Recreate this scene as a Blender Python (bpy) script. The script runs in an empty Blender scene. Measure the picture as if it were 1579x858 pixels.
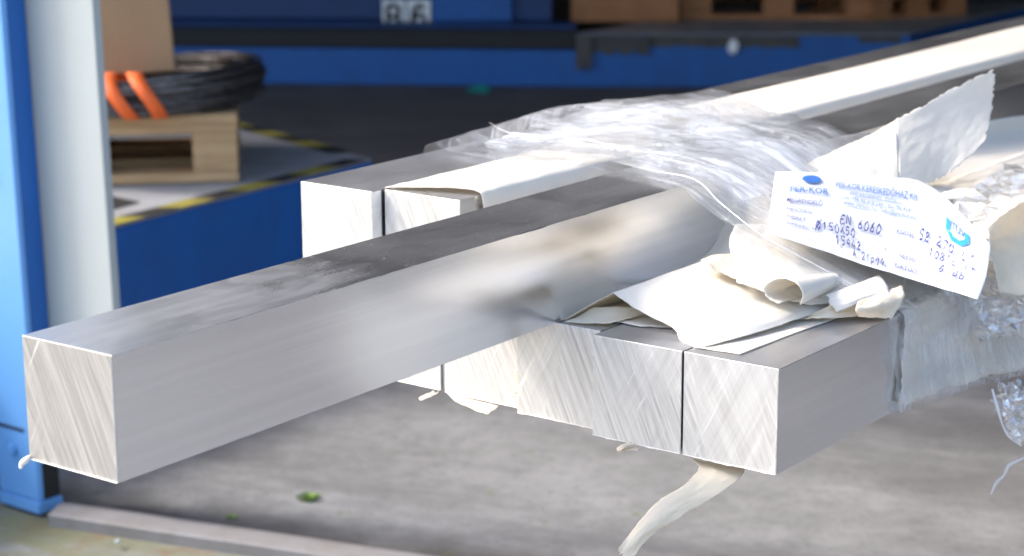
import bpy, bmesh, math, random
import numpy as np
from mathutils import Vector, Matrix, noise
C = bpy.context.scene
COL = C.collection
R = math.radians

# ------------------------------------------------------------------ camera
FPX = 3140.3
CAM = np.array([.8591, -1.5504, 1.3016])
yaw, pit, rol = -.6413, .238, -.0048
_f = np.array([math.cos(pit)*math.sin(yaw), math.cos(pit)*math.cos(yaw), -math.sin(pit)])
_r = np.array([math.cos(yaw), -math.sin(yaw), 0.]); _u = np.cross(_r, _f)
_r, _u = math.cos(rol)*_r+math.sin(rol)*_u, -math.sin(rol)*_r+math.cos(rol)*_u
cd = bpy.data.cameras.new('camera'); cam = bpy.data.objects.new('camera', cd); COL.objects.link(cam)
cam.matrix_world = Matrix(((_r[0], _u[0], -_f[0], CAM[0]), (_r[1], _u[1], -_f[1], CAM[1]), (_r[2], _u[2], -_f[2], CAM[2]), (0, 0, 0, 1)))
cd.sensor_width = 36; cd.lens = 36*FPX/1579; cd.clip_start = .05; cd.clip_end = 500
cd.dof.use_dof = True; cd.dof.focus_distance = 1.86; cd.dof.aperture_fstop = 7.5
C.camera = cam

# ------------------------------------------------------------------ sky and sun
SUN = Vector((-.925, -.38, 0)).normalized(); ELEV = R(43)
w = bpy.data.worlds.new('World'); C.world = w; w.use_nodes = True
nt = w.node_tree; bg = nt.nodes['Background']
sky = nt.nodes.new('ShaderNodeTexSky'); sky.sky_type = 'NISHITA'; sky.sun_disc = False
sky.sun_elevation = ELEV; sky.sun_rotation = math.atan2(SUN.x, SUN.y)
sky.air_density = 1.0; sky.dust_density = 3.6; sky.ozone_density = 1.0
nt.links.new(sky.outputs[0], bg.inputs[0]); bg.inputs[1].default_value = .15
sd = bpy.data.lights.new('sun', 'SUN'); so = bpy.data.objects.new('sun', sd); COL.objects.link(so)
sd.energy = 1.1; sd.angle = R(11); sd.color = (1, .94, .85)
sv = Vector((SUN.x*math.cos(ELEV), SUN.y*math.cos(ELEV), math.sin(ELEV)))
so.rotation_euler = sv.to_track_quat('Z', 'Y').to_euler(); so.location = sv*20
C.view_settings.view_transform = 'Standard'; C.view_settings.look = 'None'
C.view_settings.exposure = 1.74; C.view_settings.gamma = 1
C.cycles.transparent_max_bounces = 24; C.cycles.max_bounces = 10

# ------------------------------------------------------------------ helpers
def at(px, py, d=None, x=None, y=None, z=None):
    """world point seen at a photograph pixel, at a given depth or on an axis plane"""
    v = _f+_r*(px-789.5)/FPX-_u*(py-429)/FPX
    if d is None:
        ax, val = (0, x) if x is not None else (1, y) if y is not None else (2, z)
        d = (val-CAM[ax])/v[ax]
    return CAM+d*v

def tag(o, label=None, cat=None, group=None, kind=None):
    for k, v in (('label', label), ('category', cat), ('group', group), ('kind', kind)):
        if v: o[k] = v
    return o
def empty(name, loc=(0, 0, 0), rz=0, **k):
    o = bpy.data.objects.new(name, None); COL.objects.link(o); o.location = loc; o.rotation_euler = (0, 0, rz)
    o.empty_display_size = .1
    return tag(o, **k)
def mesh(name, verts, faces, mats, parent=None, smooth=False, mi=None, uv=None):
    me = bpy.data.meshes.new(name); me.from_pydata([tuple(map(float, v)) for v in verts], [], faces)
    for m in (mats if isinstance(mats, (list, tuple)) else [mats]): me.materials.append(m)
    if mi: me.polygons.foreach_set('material_index', mi)
    if smooth: me.polygons.foreach_set('use_smooth', [True]*len(me.polygons))
    if uv is not None:
        l = me.uv_layers.new(name='UVMap')
        vi = np.empty(len(me.loops), dtype=np.int32); me.loops.foreach_get('vertex_index', vi)
        d = np.asarray(uv, dtype=np.float32)[vi].ravel()
        l.data.foreach_set('uv', d)
    me.update()
    o = bpy.data.objects.new(name, me); COL.objects.link(o)
    if parent: o.parent = parent
    return o
def box(name, c0, c1, mat, parent=None, bev=.002, rot=None):
    bm = bmesh.new(); bmesh.ops.create_cube(bm, size=1)
    s = [c1[i]-c0[i] for i in range(3)]; m = [(c1[i]+c0[i])/2 for i in range(3)]
    bmesh.ops.scale(bm, vec=s, verts=bm.verts)
    if bev: bmesh.ops.bevel(bm, geom=bm.edges[:], offset=min(bev, min(s)*.4), segments=2, affect='EDGES')
    me = bpy.data.meshes.new(name); bm.to_mesh(me); bm.free(); me.materials.append(mat)
    o = bpy.data.objects.new(name, me); COL.objects.link(o); o.location = m
    if parent: o.parent = parent
    return o

def cr(P, t):
    """Catmull-Rom through the rows of P at t in 0..1"""
    n = len(P)-1
    if n == 1: return P[0]*(1-t)+P[1]*t
    s = min(max(t, 0), 1)*n; i = min(int(s), n-1); f = s-i
    p1, p2 = P[i], P[i+1]
    p0 = P[i-1] if i > 0 else 2*p1-p2
    p3 = P[i+2] if i+2 <= n else 2*p2-p1
    return .5*((2*p1)+(p2-p0)*f+(2*p0-5*p1+4*p2-p3)*f*f+(3*p1-p0-3*p2+p3)*f**3)
_wc = {}
def wts(t, n):
    key = (round(t, 6), n)
    if key not in _wc: _wc[key] = cr(np.eye(n), t)
    return _wc[key]
def surf(ctrl):
    A = np.array(ctrl, float); m, n = A.shape[:2]
    return lambda u, v: np.tensordot(wts(v, m), np.tensordot(A, wts(u, n), axes=([1], [0])), axes=([0], [0]))
def fr(x, y, z, oc=4):
    s, a = 0, 1
    for k in range(oc):
        s += a*noise.noise(Vector((x, y, z))); x *= 2.1; y *= 2.1; a *= .5
    return s
def patch(name, ctrl, mat, res=(40, 40), rag=(0, 0, 0, 0), wr=0, wf=(3, 3), seed=0, parent=None, thick=.0004, ridge=0, ragf=9, crumple=0):
    """sheet through a control grid; ctrl rows run along v, columns along u.
    rag = raggedness of the u0, u1, v0, v1 borders as parameter fractions"""
    nu, nv = res
    A = np.array(ctrl, float); m, n = A.shape[:2]
    Lu = np.linalg.norm(np.diff(A, axis=1), axis=2).sum(1).mean(); Lv = np.linalg.norm(np.diff(A, axis=0), axis=2).sum(0).mean()
    jag = lambda t, k, a: a*(abs(fr(t*ragf, seed*3.7+k, .5, 5))) if a else 0
    ju = [(jag(j/nv, 1, rag[0]), 1-jag(j/nv, 2, rag[1])) for j in range(nv+1)]
    jv = [(jag(i/nu, 3, rag[2]), 1-jag(i/nu, 4, rag[3])) for i in range(nu+1)]
    U = np.array([[ju[j][0]+(ju[j][1]-ju[j][0])*i/nu for i in range(nu+1)] for j in range(nv+1)])
    V = np.array([[jv[i][0]+(jv[i][1]-jv[i][0])*j/nv for i in range(nu+1)] for j in range(nv+1)])
    tt = np.linspace(0, 1, 401)
    Bu = np.array([cr(np.eye(n), t) for t in tt]); Bv = np.array([cr(np.eye(m), t) for t in tt])
    def W(B, T):
        x = np.clip(T, 0, 1)*400; i = np.minimum(x.astype(int), 399); f = (x-i)[..., None]
        return B[i]*(1-f)+B[i+1]*f
    P = np.einsum('jim,jin,mnk->jik', W(Bv, V), W(Bu, U), A)
    if wr:
        N = np.cross(np.gradient(P, axis=1), np.gradient(P, axis=0)); N /= np.linalg.norm(N, axis=2)[..., None]+1e-12
        H = np.empty(U.shape)
        for j in range(nv+1):
            for i in range(nu+1):
                u, v = U[j, i], V[j, i]
                h = fr(u*wf[0]+seed, v*wf[1], seed*1.3, 4)
                if ridge: h = h*(1-ridge)+ridge*(1-2*abs(fr(u*wf[0]*1.3+seed, v*wf[1]*1.3, seed+9, 4)))
                H[j, i] = h
        P = P+N*(wr*H)[..., None]
    if crumple:
        rc = np.random.RandomState(seed); P = P+crumple*rc.uniform(-1, 1, P.shape)
    vs = P.reshape(-1, 3); uv = np.stack([U*Lu, V*Lv], 2).reshape(-1, 2)
    fs = [(j*(nu+1)+i, j*(nu+1)+i+1, (j+1)*(nu+1)+i+1, (j+1)*(nu+1)+i) for j in range(nv) for i in range(nu)]
    if crumple: fs = [t for q in fs for t in ((q[0], q[1], q[2]), (q[0], q[2], q[3]))]
    o = mesh(name, vs, fs, mat, parent, not crumple, uv=uv)
    if thick:
        m = o.modifiers.new('solid', 'SOLIDIFY'); m.thickness = thick; m.offset = 0
    return o
def px(rows):
    """control grid from (pixel x, pixel y, depth) triples"""
    return [[at(*p) for p in r] for r in rows]
def tube(name, pts, rad, mat, parent=None, sub=4, seg=8, smooth=True):
    P = np.array(pts, float); rad = np.atleast_1d(rad).astype(float)
    n = (len(P)-1)*sub; vs, fs = [], []
    for k in range(n+1):
        t = k/n; p = cr(P, t); q = cr(P, min(1, t+.01))-cr(P, max(0, t-.01)); q = Vector(q).normalized()
        rr = float(np.interp(t, np.linspace(0, 1, len(rad)), rad)) if len(rad) > 1 else float(rad[0])
        a = q.orthogonal().normalized(); b = q.cross(a)
        if k and a.dot(pa) < .99:
            a = (pa-q*pa.dot(q)).normalized(); b = q.cross(a)
        pa = a
        for s in range(seg):
            g = 2*math.pi*s/seg; vs.append(Vector(p)+a*math.cos(g)*rr+b*math.sin(g)*rr)
    for k in range(n):
        for s in range(seg):
            s2 = (s+1) % seg; fs.append((k*seg+s, k*seg+s2, (k+1)*seg+s2, (k+1)*seg+s))
    fs.append(tuple(range(seg))[::-1]); fs.append(tuple(n*seg+s for s in range(seg)))
    return mesh(name, vs, fs, mat, parent, smooth)

# ------------------------------------------------------------------ materials
class M:
    def __init__(s, name):
        s.m = bpy.data.materials.new(name); s.m.use_nodes = True; s.t = s.m.node_tree
        s.b = s.t.nodes['Principled BSDF']; s.out = s.t.nodes['Material Output']
    def n(s, ty, **k):
        x = s.t.nodes.new(ty)
        for a, v in k.items(): setattr(x, a, v)
        return x
    def l(s, a, b): s.t.links.new(a, b)
    def co(s, kind='Object', scale=(1, 1, 1), rot=(0, 0, 0), rnd=False):
        tc = s.n('ShaderNodeTexCoord'); mp = s.n('ShaderNodeMapping')
        src = tc.outputs[kind]
        if rot != (0, 0, 0):
            m2 = s.n('ShaderNodeMapping'); m2.inputs['Rotation'].default_value = rot; s.l(src, m2.inputs[0]); src = m2.outputs[0]
        mp.inputs['Scale'].default_value = scale
        s.l(src, mp.inputs[0])
        if rnd:
            oi = s.n('ShaderNodeObjectInfo'); mu = s.n('ShaderNodeMath', operation='MULTIPLY'); mu.inputs[1].default_value = 37.3
            s.l(oi.outputs['Random'], mu.inputs[0]); s.l(mu.outputs[0], mp.inputs['Location'])
        return mp.outputs[0]
    def noise(s, vec, sc=1, det=4, rough=.55, dist=0):
        x = s.n('ShaderNodeTexNoise'); s.l(vec, x.inputs['Vector']); x.inputs['Scale'].default_value = sc
        x.inputs['Detail'].default_value = det; x.inputs['Roughness'].default_value = rough; x.inputs['Distortion'].default_value = dist
        return x.outputs['Fac']
    def ramp(s, fac, stops):
        x = s.n('ShaderNodeValToRGB'); e = x.color_ramp.elements
        while len(e) < len(stops): e.new(.5)
        for q, (p, c) in zip(e, stops):
            q.position = p; q.color = (c, c, c, 1) if isinstance(c, (int, float)) else (*c, 1)
        s.l(fac, x.inputs[0]); return x.outputs[0]
    def mix(s, fac, a, b, mode='MIX'):
        x = s.n('ShaderNodeMix', data_type='RGBA', blend_type=mode)
        for sock, v in ((x.inputs[0], fac), (x.inputs[6], a), (x.inputs[7], b)):
            if isinstance(v, (int, float)): sock.default_value = v if sock == x.inputs[0] else (v, v, v, 1)
            elif isinstance(v, tuple): sock.default_value = (*v, 1)
            else: s.l(v, sock)
        return x.outputs[2]
    def math(s, op, a, b=0.):
        x = s.n('ShaderNodeMath', operation=op)
        for i, v in enumerate((a, b)):
            if isinstance(v, (int, float)): x.inputs[i].default_value = v
            else: s.l(v, x.inputs[i])
        return x.outputs[0]
    def set(s, **k):
        for a, v in k.items():
            a = {'col': 'Base Color', 'rough': 'Roughness', 'metal': 'Metallic', 'spec': 'Specular IOR Level', 'aniso': 'Anisotropic', 'tr': 'Transmission Weight', 'coat': 'Coat Weight', 'ior': 'IOR', 'alpha': 'Alpha'}[a]
            sk = s.b.inputs[a]
            if isinstance(v, (int, float)): sk.default_value = v
            elif isinstance(v, tuple): sk.default_value = (*v, 1)
            else: s.l(v, sk)
        return s
    def bump(s, h, st=.3, d=.001):
        x = s.n('ShaderNodeBump'); x.inputs['Strength'].default_value = st; x.inputs['Distance'].default_value = d
        s.l(h, x.inputs['Height']); s.l(x.outputs[0], s.b.inputs['Normal']); return x
    def bump_vec(s, h, st, d):
        x = s.n('ShaderNodeBump'); x.inputs['Strength'].default_value = st; x.inputs['Distance'].default_value = d
        s.l(h, x.inputs['Height']); return x.outputs[0]

def m_alu():
    k = M('extruded_aluminium')
    st = k.noise(k.co(scale=(90, 1.2, 90), rnd=True), 1, 5, .6)
    st2 = k.noise(k.co(scale=(600, 3, 600), rnd=True), 1, 3, .6)
    cl = k.noise(k.co(scale=(11, 5, 11), rnd=True), 1, 5, .6, .4)
    geo = k.n('ShaderNodeNewGeometry'); sp = k.n('ShaderNodeSeparateXYZ'); k.l(geo.outputs['Normal'], sp.inputs[0])
    top = k.ramp(sp.outputs['Z'], [(.6, 0.), (.9, 1.)])
    base = k.mix(k.ramp(st, [(.3, 0.), (.7, 1.)]), (.76, .775, .80), (.87, .88, .90))
    base = k.mix(k.ramp(st2, [(.35, .0), (.65, .12)]), base, (.68, .69, .71))
    # settled dust and stains on the upper faces
    sm = k.math('MULTIPLY', top, k.ramp(cl, [(.30, .0), (.75, .7)]))
    base = k.mix(sm, base, (.50, .49, .485))
    sp1 = k.noise(k.co(scale=(420, 420, 420)), 1, 2, .5)
    spk = k.math('MULTIPLY', top, k.ramp(sp1, [(.70, 0.), (.76, .8)]))
    base = k.mix(spk, base, (.75, .74, .72))
    ro = k.math('ADD', k.math('MULTIPLY', st, .07), .20)
    # greasy, wiped bloom on the top near the cut end
    tc = k.n('ShaderNodeTexCoord'); so_ = k.n('ShaderNodeSeparateXYZ'); k.l(tc.outputs['Object'], so_.inputs[0])
    bl = k.noise(k.co(scale=(16, 9, 16), rnd=True), 1, 6, .65, 1.0)
    hz = k.math('MULTIPLY', k.ramp(k.math('ADD', so_.outputs['Y'], k.math('MULTIPLY', k.math('SUBTRACT', bl, .5), .5)), [(.24, 1.), (.33, 0.)]), k.ramp(bl, [(.30, 1.), (.62, .55)]))
    hz = k.math('MULTIPLY', hz, top)
    base = k.mix(k.math('MULTIPLY', hz, .3), base, (.60, .63, .70)); ro = k.math('ADD', ro, k.math('MULTIPLY', hz, .105))
    ro = k.math('SUBTRACT', k.math('ADD', ro, k.math('MULTIPLY', sm, .12)), k.math('MULTIPLY', top, .04))
    ro = k.math('ADD', ro, k.math('MULTIPLY', spk, .4))
    met = k.math('SUBTRACT', 1.0, k.math('ADD', k.math('MULTIPLY', spk, .8), k.math('ADD', k.math('MULTIPLY', top, .03), k.math('ADD', k.math('MULTIPLY', sm, .16), k.math('MULTIPLY', hz, .05)))))
    k.set(col=base, metal=met, rough=ro)
    k.bump(k.math('ADD', st2, k.math('MULTIPLY', sp1, .15)), .07, .0004)
    return k.m
def m_cut(name, lo, hi, rough=.42, metal=.55):
    k = M(name)
    co = lambda ang, sc: k.co(rot=(0, R(ang), 0), scale=sc, rnd=True)
    a = k.noise(co(24, (330, 1, 9)), 1, 5, .65)
    a2 = k.noise(co(31, (120, 1, 6)), 1, 4, .6)
    b = k.noise(co(-27, (150, 1, 7)), 1, 4, .6)
    msk = k.noise(co(-20, (22, 1, 7)), 1, 3, .5, .5)
    mk = k.ramp(msk, [(.54, 0.), (.60, .8)])
    f = k.mix(mk, a, k.mix(.5, a2, b))
    f = k.ramp(f, [(.3, 0.), (.7, 1.)])
    base = k.mix(f, tuple(lo), tuple(hi))
    g = k.ramp(k.noise(co(-29, (110, 1, 8)), 1, 4, .6), [(.64, 0.), (.70, .75)])
    base = k.mix(g, base, (.93, .91, .87))
    k.set(col=base, metal=metal, rough=k.math('ADD', k.math('MULTIPLY', f, .15), rough))
    k.bump(k.math('ADD', k.math('MULTIPLY', a, .8), k.math('MULTIPLY', b, .5)), 1.0, .0007)
    return k.m
def m_paper(name, col, trans=.25):
    k = M(name)
    n1 = k.noise(k.co(scale=(14, 14, 14)), 1, 5, .6); n2 = k.noise(k.co(scale=(900, 900, 900)), 1, 2, .6)
    n3 = k.noise(k.co(scale=(38, 12, 26)), 1, 3, .5, 1.2)
    base = k.mix(k.ramp(n1, [(.35, 0.), (.65, 1.)]), tuple(c*.95 for c in col), tuple(min(c*1.03, .9) for c in col))
    k.set(col=base, rough=.55, spec=.35)
    cr1 = k.noise(k.co(scale=(9, 9, 12)), 1, 2, .5, 2.0); cr2 = k.noise(k.co(scale=(24, 17, 20)), 1, 2, .5, 1.5)
    fold = k.math('ADD', k.ramp(k.math('ABSOLUTE', k.math('SUBTRACT', cr1, .5)), [(0., 1.), (.06, 0.)]), k.math('MULTIPLY', k.ramp(k.math('ABSOLUTE', k.math('SUBTRACT', cr2, .5)), [(0., 1.), (.05, 0.)]), .5))
    n3 = k.math('ADD', n3, k.math('MULTIPLY', fold, .22))
    k.bump(k.math('ADD', k.math('MULTIPLY', n2, .12), k.math('MULTIPLY', n3, .9)), .22, .002)
    tr = k.n('ShaderNodeBsdfTranslucent'); tr.inputs[0].default_value = (col[0], col[1]*.95, col[2]*.86, 1)
    mx = k.n('ShaderNodeMixShader'); mx.inputs[0].default_value = trans
    k.l(k.b.outputs[0], mx.inputs[1]); k.l(tr.outputs[0], mx.inputs[2]); k.l(mx.outputs[0], k.out.inputs[0])
    return k.m
def m_film(name, milk=.25, lines=.8, sc=1.0, bump=.25, rough=.07, gloss=.05):
    """clear stretch film: glossy and see-through, with bright stretch lines and milky bunched areas"""
    k = M(name)
    uv = lambda x, y, r=True: k.co('UV', scale=(x*sc, y*sc, 1), rnd=r)
    a = k.noise(uv(3, 34), 1, 3, .5, 1.2); b = k.noise(uv(5, 120), 1, 2, .5, .4); c = k.noise(uv(12, 20), 1, 3, .5, 1.5)
    big = k.noise(uv(7, 13), 1, 2, .5, .8); thin = k.noise(uv(2.2, 60), 1, 1, .4, 1.4)
    nb = k.bump_vec(k.math('ADD', k.math('ADD', a, k.math('MULTIPLY', thin, .25)), k.math('MULTIPLY', c, 1.6)), bump, .004)
    def line(n, w):     # a crisp thin line where the noise crosses its middle
        return k.ramp(k.math('ABSOLUTE', k.math('SUBTRACT', n, .5)), [(0., 1.), (w, 0.)])
    ln = k.math('MAXIMUM', k.math('MULTIPLY', line(a, .012), .8), k.math('MAXIMUM', line(thin, .010), k.math('MULTIPLY', line(c, .010), .5)))
    brk = k.ramp(k.noise(uv(11, 30), 1, 2, .5), [(.42, 0.), (.58, 1.)])
    ln = k.math('MULTIPLY', k.math('MULTIPLY', ln, brk), lines)
    fill = k.math('MULTIPLY', k.math('MULTIPLY', k.ramp(b, [(.30, .35), (.66, 1.)]), k.ramp(big, [(.40, .05), (.60, 1.)])), milk)
    fac = k.math('MINIMUM', k.math('ADD', k.math('MAXIMUM', ln, fill), .03), .95)
    k.l(nb, k.b.inputs['Normal']); k.set(col=(.90, .93, .97), rough=.2, spec=.6)
    trl = k.n('ShaderNodeBsdfTranslucent'); trl.inputs[0].default_value = (.90, .93, .97, 1)
    m0 = k.n('ShaderNodeMixShader'); m0.inputs[0].default_value = .4; k.l(k.b.outputs[0], m0.inputs[1]); k.l(trl.outputs[0], m0.inputs[2])
    tp = k.n('ShaderNodeBsdfTransparent'); tp.inputs[0].default_value = (.99, .992, .996, 1)
    gl = k.n('ShaderNodeBsdfGlossy'); gl.inputs[0].default_value = (1, 1, 1, 1); gl.inputs['Roughness'].default_value = rough; k.l(nb, gl.inputs['Normal'])
    mx = k.n('ShaderNodeMixShader'); k.l(fac, mx.inputs[0]); k.l(tp.outputs[0], mx.inputs[1]); k.l(m0.outputs[0], mx.inputs[2])
    fz = k.n('ShaderNodeLayerWeight'); fz.inputs[0].default_value = .5; k.l(nb, fz.inputs['Normal'])
    m2 = k.n('ShaderNodeMixShader'); k.l(k.math('ADD', k.math('MULTIPLY', k.math('POWER', fz.outputs['Facing'], 3.5), .55), gloss), m2.inputs[0])
    k.l(mx.outputs[0], m2.inputs[1]); k.l(gl.outputs[0], m2.inputs[2]); k.l(m2.outputs[0], k.out.inputs[0])
    return k.m
def m_paint(name, col, dirt=(.10, .08, .06), amt=.25, rough=.45, sc=6):
    k = M(name)
    a = k.noise(k.co(scale=(sc, sc, sc*.5)), 1, 6, .65, .3); b = k.noise(k.co(scale=(sc*14,)*3), 1, 4, .6)
    base = k.mix(k.ramp(a, [(.3, 0.), (.75, amt)]), tuple(col), tuple(dirt))
    base = k.mix(k.ramp(b, [(.66, 0.), (.74, amt*1.6)]), base, tuple(dirt))
    k.set(col=base, rough=k.math('ADD', k.math('MULTIPLY', a, .25), rough-.1)); k.bump(b, .15, .002)
    return k.m
def m_wood(name, col, dark):
    k = M(name)
    a = k.noise(k.co(scale=(6, 70, 70), rnd=True), 1, 5, .6, .3); b = k.noise(k.co(scale=(7, 7, 7), rnd=True), 1, 3)
    base = k.mix(k.ramp(a, [(.3, 0.), (.75, 1.)]), tuple(col), tuple(dark))
    base = k.mix(k.ramp(b, [(.45, 0.), (.75, .4)]), base, tuple(c*.7 for c in dark))
    k.set(col=base, rough=.75); k.bump(a, .3, .002)
    return k.m

ALU = m_alu()
CUT_A = m_cut('saw_cut_grey', (.31, .30, .28), (.56, .54, .50), .42, .5)  # scuffed end, also toned down because less light falls on it
CUT_B = m_cut('saw_cut_lit', (.44, .43, .40), (.84, .82, .78), .42, .45)  # glare on the two upper ends is put into this tone
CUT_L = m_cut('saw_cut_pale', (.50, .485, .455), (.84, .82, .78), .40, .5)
PAPER = m_paper('white_wrapping_paper', (.78, .745, .675), .25)
CREAM = m_paper('cream_wrapping_paper', (.86, .78, .63), .32)
FILM = m_film('stretch_film', .5)
FILMD = m_film('stretch_film_dense', 1.05, .95)
FILMC = m_film('stretch_film_crumpled', .15, .5, 2.0, .3, .06, .28)
FILMV = m_film('stretch_film_thin', .0, .05, 1.2, .08)
BLUE = m_paint('blue_steel_paint', (.010, .12, .43), (.02, .03, .05), .3)
BLUE_LIT = m_paint('sunlit_blue_steel_paint', (.14, .36, .72), (.12, .16, .2), .18, .4, 4)  # lighter copy of the blue, sunlight on the post face put into colour
BLUE_D = m_paint('dark_blue_steel_paint', (.008, .05, .19), (.01, .015, .03), .35)
GREYP = m_paint('pale_grey_panel', (.37, .41, .41), (.25, .22, .18), .12, .9, 3)
GREYD = m_paint('grey_deck_sheet', (.34, .35, .37), (.12, .11, .1), .45, .5, 8)
BLACK = m_paint('flat_black', (.012, .012, .013), (.03, .03, .03), .3, .6)
YELLOW = m_paint('yellow_hazard_paint', (.30, .26, .035), (.05, .045, .03), .35, .6, 20)
SIGNW = m_paint('white_sign_sheet', (.90, .92, .94), (.4, .4, .4), .10, .5)
WOOD = m_wood('pallet_wood', (.56, .38, .20), (.40, .25, .12))
WOODR = m_wood('brown_pallet_wood', (.48, .22, .09), (.30, .12, .05))
CARD = m_paint('brown_cardboard', (.40, .26, .14), (.26, .15, .08), .4, .85, 5)
WIRE = M('dark_steel_wire'); _a = WIRE.noise(WIRE.co(scale=(30, 30, 200)), 1, 4)
WIRE.set(col=WIRE.ramp(_a, [(.3, (.06, .055, .055)), (.7, (.24, .225, .22))]), metal=.8, rough=.42); WIRE = WIRE.m
ORANGE = M('orange_webbing').set(col=(.95, .16, .03), rough=.6).m
TEAL = M('teal_plastic').set(col=(.02, .28, .24), rough=.5).m
DARKW = m_paint('dark_hall_cladding', (.17, .17, .18), (.03, .03, .03), .4, .7, 1)
ROOFM = m_paint('hall_roof_sheet', (.25, .25, .26), (.05, .05, .05), .4, .7, 1)
STEEL = m_paint('worn_rail_steel', (.24, .235, .235), (.13, .10, .08), .5, .42, 14)
INKB = M('blue_ink').set(col=(.03, .16, .50), rough=.6).m
INKC = M('cyan_print').set(col=(.02, .35, .80), rough=.5).m
INKP = M('pen_ink').set(col=(.05, .06, .24), rough=.6).m
INKK = M('black_print').set(col=(.02, .02, .025), rough=.6).m
LEAF = M('moss_green').set(col=(.16, .26, .04), rough=.8).m
k = M('printed_slip'); k.set(col=(.76, .77, .80), rough=.5, spec=.3); SLIP = k.m

def m_concrete(name, lo, hi, moss=0, dirt=0, streak=0):
    k = M(name)
    a = k.noise(k.co(scale=(2.6, 3.2, 1)), 1, 6, .6, .3); b = k.noise(k.co(scale=(22, 22, 22)), 1, 6, .7); c = k.noise(k.co(scale=(150,)*3), 1, 3, .6)
    base = k.mix(k.ramp(a, [(.32, 0.), (.68, 1.)]), tuple(lo), tuple(hi))
    base = k.mix(k.ramp(b, [(.3, .45), (.6, 0.)]), base, tuple(x*.55 for x in lo))
    e = k.noise(k.co(scale=(6.5, 7, 5)), 1, 7, .75, .2)
    base = k.mix(k.ramp(e, [(.50, 0.), (.66, .45)]), base, tuple(x*.65 for x in lo))
    ck = k.noise(k.co(scale=(1.3, 1.9, 1)), 1, 6, .6, .8)
    base = k.mix(k.ramp(k.math('ABSOLUTE', k.math('SUBTRACT', ck, .5)), [(.0, .0), (.006, 0.)]), base, (.04, .04, .04))
    gr = k.noise(k.co(scale=(60, 60, 60)), 1, 3, .7)
    base = k.mix(k.ramp(gr, [(.58, 0.), (.68, .55)]), base, tuple(x*.45 for x in lo))
    base = k.mix(k.ramp(c, [(.62, 0.), (.72, .5)]), base, tuple(min(1, x*1.3) for x in hi))
    if moss:
        tc = k.n('ShaderNodeTexCoord'); sp = k.n('ShaderNodeSeparateXYZ'); k.l(tc.outputs['Object'], sp.inputs[0])
        near = k.math('MULTIPLY', k.ramp(sp.outputs['X'], [(.0, 1.), (1., .0)]), k.ramp(k.math('ADD', k.math('MULTIPLY', sp.outputs['Y'], .5), .75), [(.1, 0.), (.45, 1.)]))
        m = k.math('MULTIPLY', near, k.ramp(k.noise(k.co(scale=(2.2, 9, 2)), 1, 5, .7), [(.36, 0.), (.54, moss)]))
        base = k.mix(m, base, (.15, .15, .06))
        m = k.ramp(k.noise(k.co(scale=(9, 9, 9)), 1, 5, .7), [(.55, 0.), (.68, moss)])
        base = k.mix(m, base, (.17, .11, .06))
    if dirt:
        tc = k.n('ShaderNodeTexCoord'); sp = k.n('ShaderNodeSeparateXYZ'); k.l(tc.outputs['Object'], sp.inputs[0])
        wob = k.math('MULTIPLY', k.math('SUBTRACT', k.noise(k.co(scale=(5, 5, 5)), 1, 5, .65), .5), .28)
        d = k.ramp(k.math('ADD', sp.outputs['Y'], wob), [(.06, 1.), (.20, 0.)])
        base = k.mix(k.math('MULTIPLY', d, .85), base, (.045, .04, .035))
        # drifts of dirt further in, along the door line
        s2 = k.ramp(k.noise(k.co(scale=(.9, 3.0, 1)), 1, 6, .68, .3), [(.47, 0.), (.62, .55)])
        base = k.mix(s2, base, (.085, .083, .085))
        g = k.ramp(k.noise(k.co(scale=(16, 16, 16)), 1, 3, .6), [(.70, 0.), (.74, .8)])
        base = k.mix(g, base, (.12, .15, .03))
    k.set(col=base, rough=.85); k.bump(k.math('ADD', b, k.math('MULTIPLY', c, .4)), .5, .006)
    return k.m
YARD = m_concrete('mossy_yard_concrete', (.185, .187, .19), (.27, .272, .275), .85)
APRON = m_concrete('pale_concrete', (.19, .19, .19), (.28, .28, .282), 0, 1)
HALLF = m_concrete('shaded_hall_floor', (.13, .112, .102), (.19, .168, .155))  # toned darker than the apron to carry the shade inside the hall

# ------------------------------------------------------------------ setting
RA = R(14.8); RO = (-1.964, .773, 0)          # door line: origin at the foot of the door post
def quad(name, x0, y0, x1, y1, z, mat, parent=None):
    o = mesh(name, [(x0, y0, 0), (x1, y0, 0), (x1, y1, 0), (x0, y1, 0)], [(0, 1, 2, 3)], mat, parent)
    o.location.z = z; return o
g = quad('ground', -150, -150, 150, 150, -.012, YARD); tag(g, kind='structure'); g.rotation_euler.z = RA; g.location.xy = RO[:2]
ap = quad('floor', -14, .045, 14, 2.7, 0, APRON); tag(ap, kind='structure'); ap.rotation_euler.z = RA; ap.location.xy = RO[:2]
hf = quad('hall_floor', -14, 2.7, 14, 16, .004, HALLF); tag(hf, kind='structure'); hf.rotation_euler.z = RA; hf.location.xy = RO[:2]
# threshold rail of the sliding door
bmv = []; prof = [(-.034, -.02), (-.034, .010), (-.032, .0125), (-.004, .0175), (.0, .0185), (.016, .0185), (.018, .016), (.0185, .003), (.034, .002), (.035, -.02)]
N = 90
for i in range(N+1):
    X = .05+12*(i/N)**1.6
    for (y, z) in prof: bmv.append((X, y+.003*noise.noise(Vector((X*3, 2, 0))), z+.0015*noise.noise(Vector((X*4, 5, 3)))))
npf = len(prof)
rail = mesh('threshold_rail', bmv, [(i*npf+j, i*npf+j+1, (i+1)*npf+j+1, (i+1)*npf+j) for i in range(N) for j in range(npf-1)], STEEL, None, False)
rail.location = (RO[0]-.012, RO[1]-.0, .0); rail.rotation_euler.z = RA
tag(rail, 'long worn steel threshold rail on the ground in front of the door post', 'rail')

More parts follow.
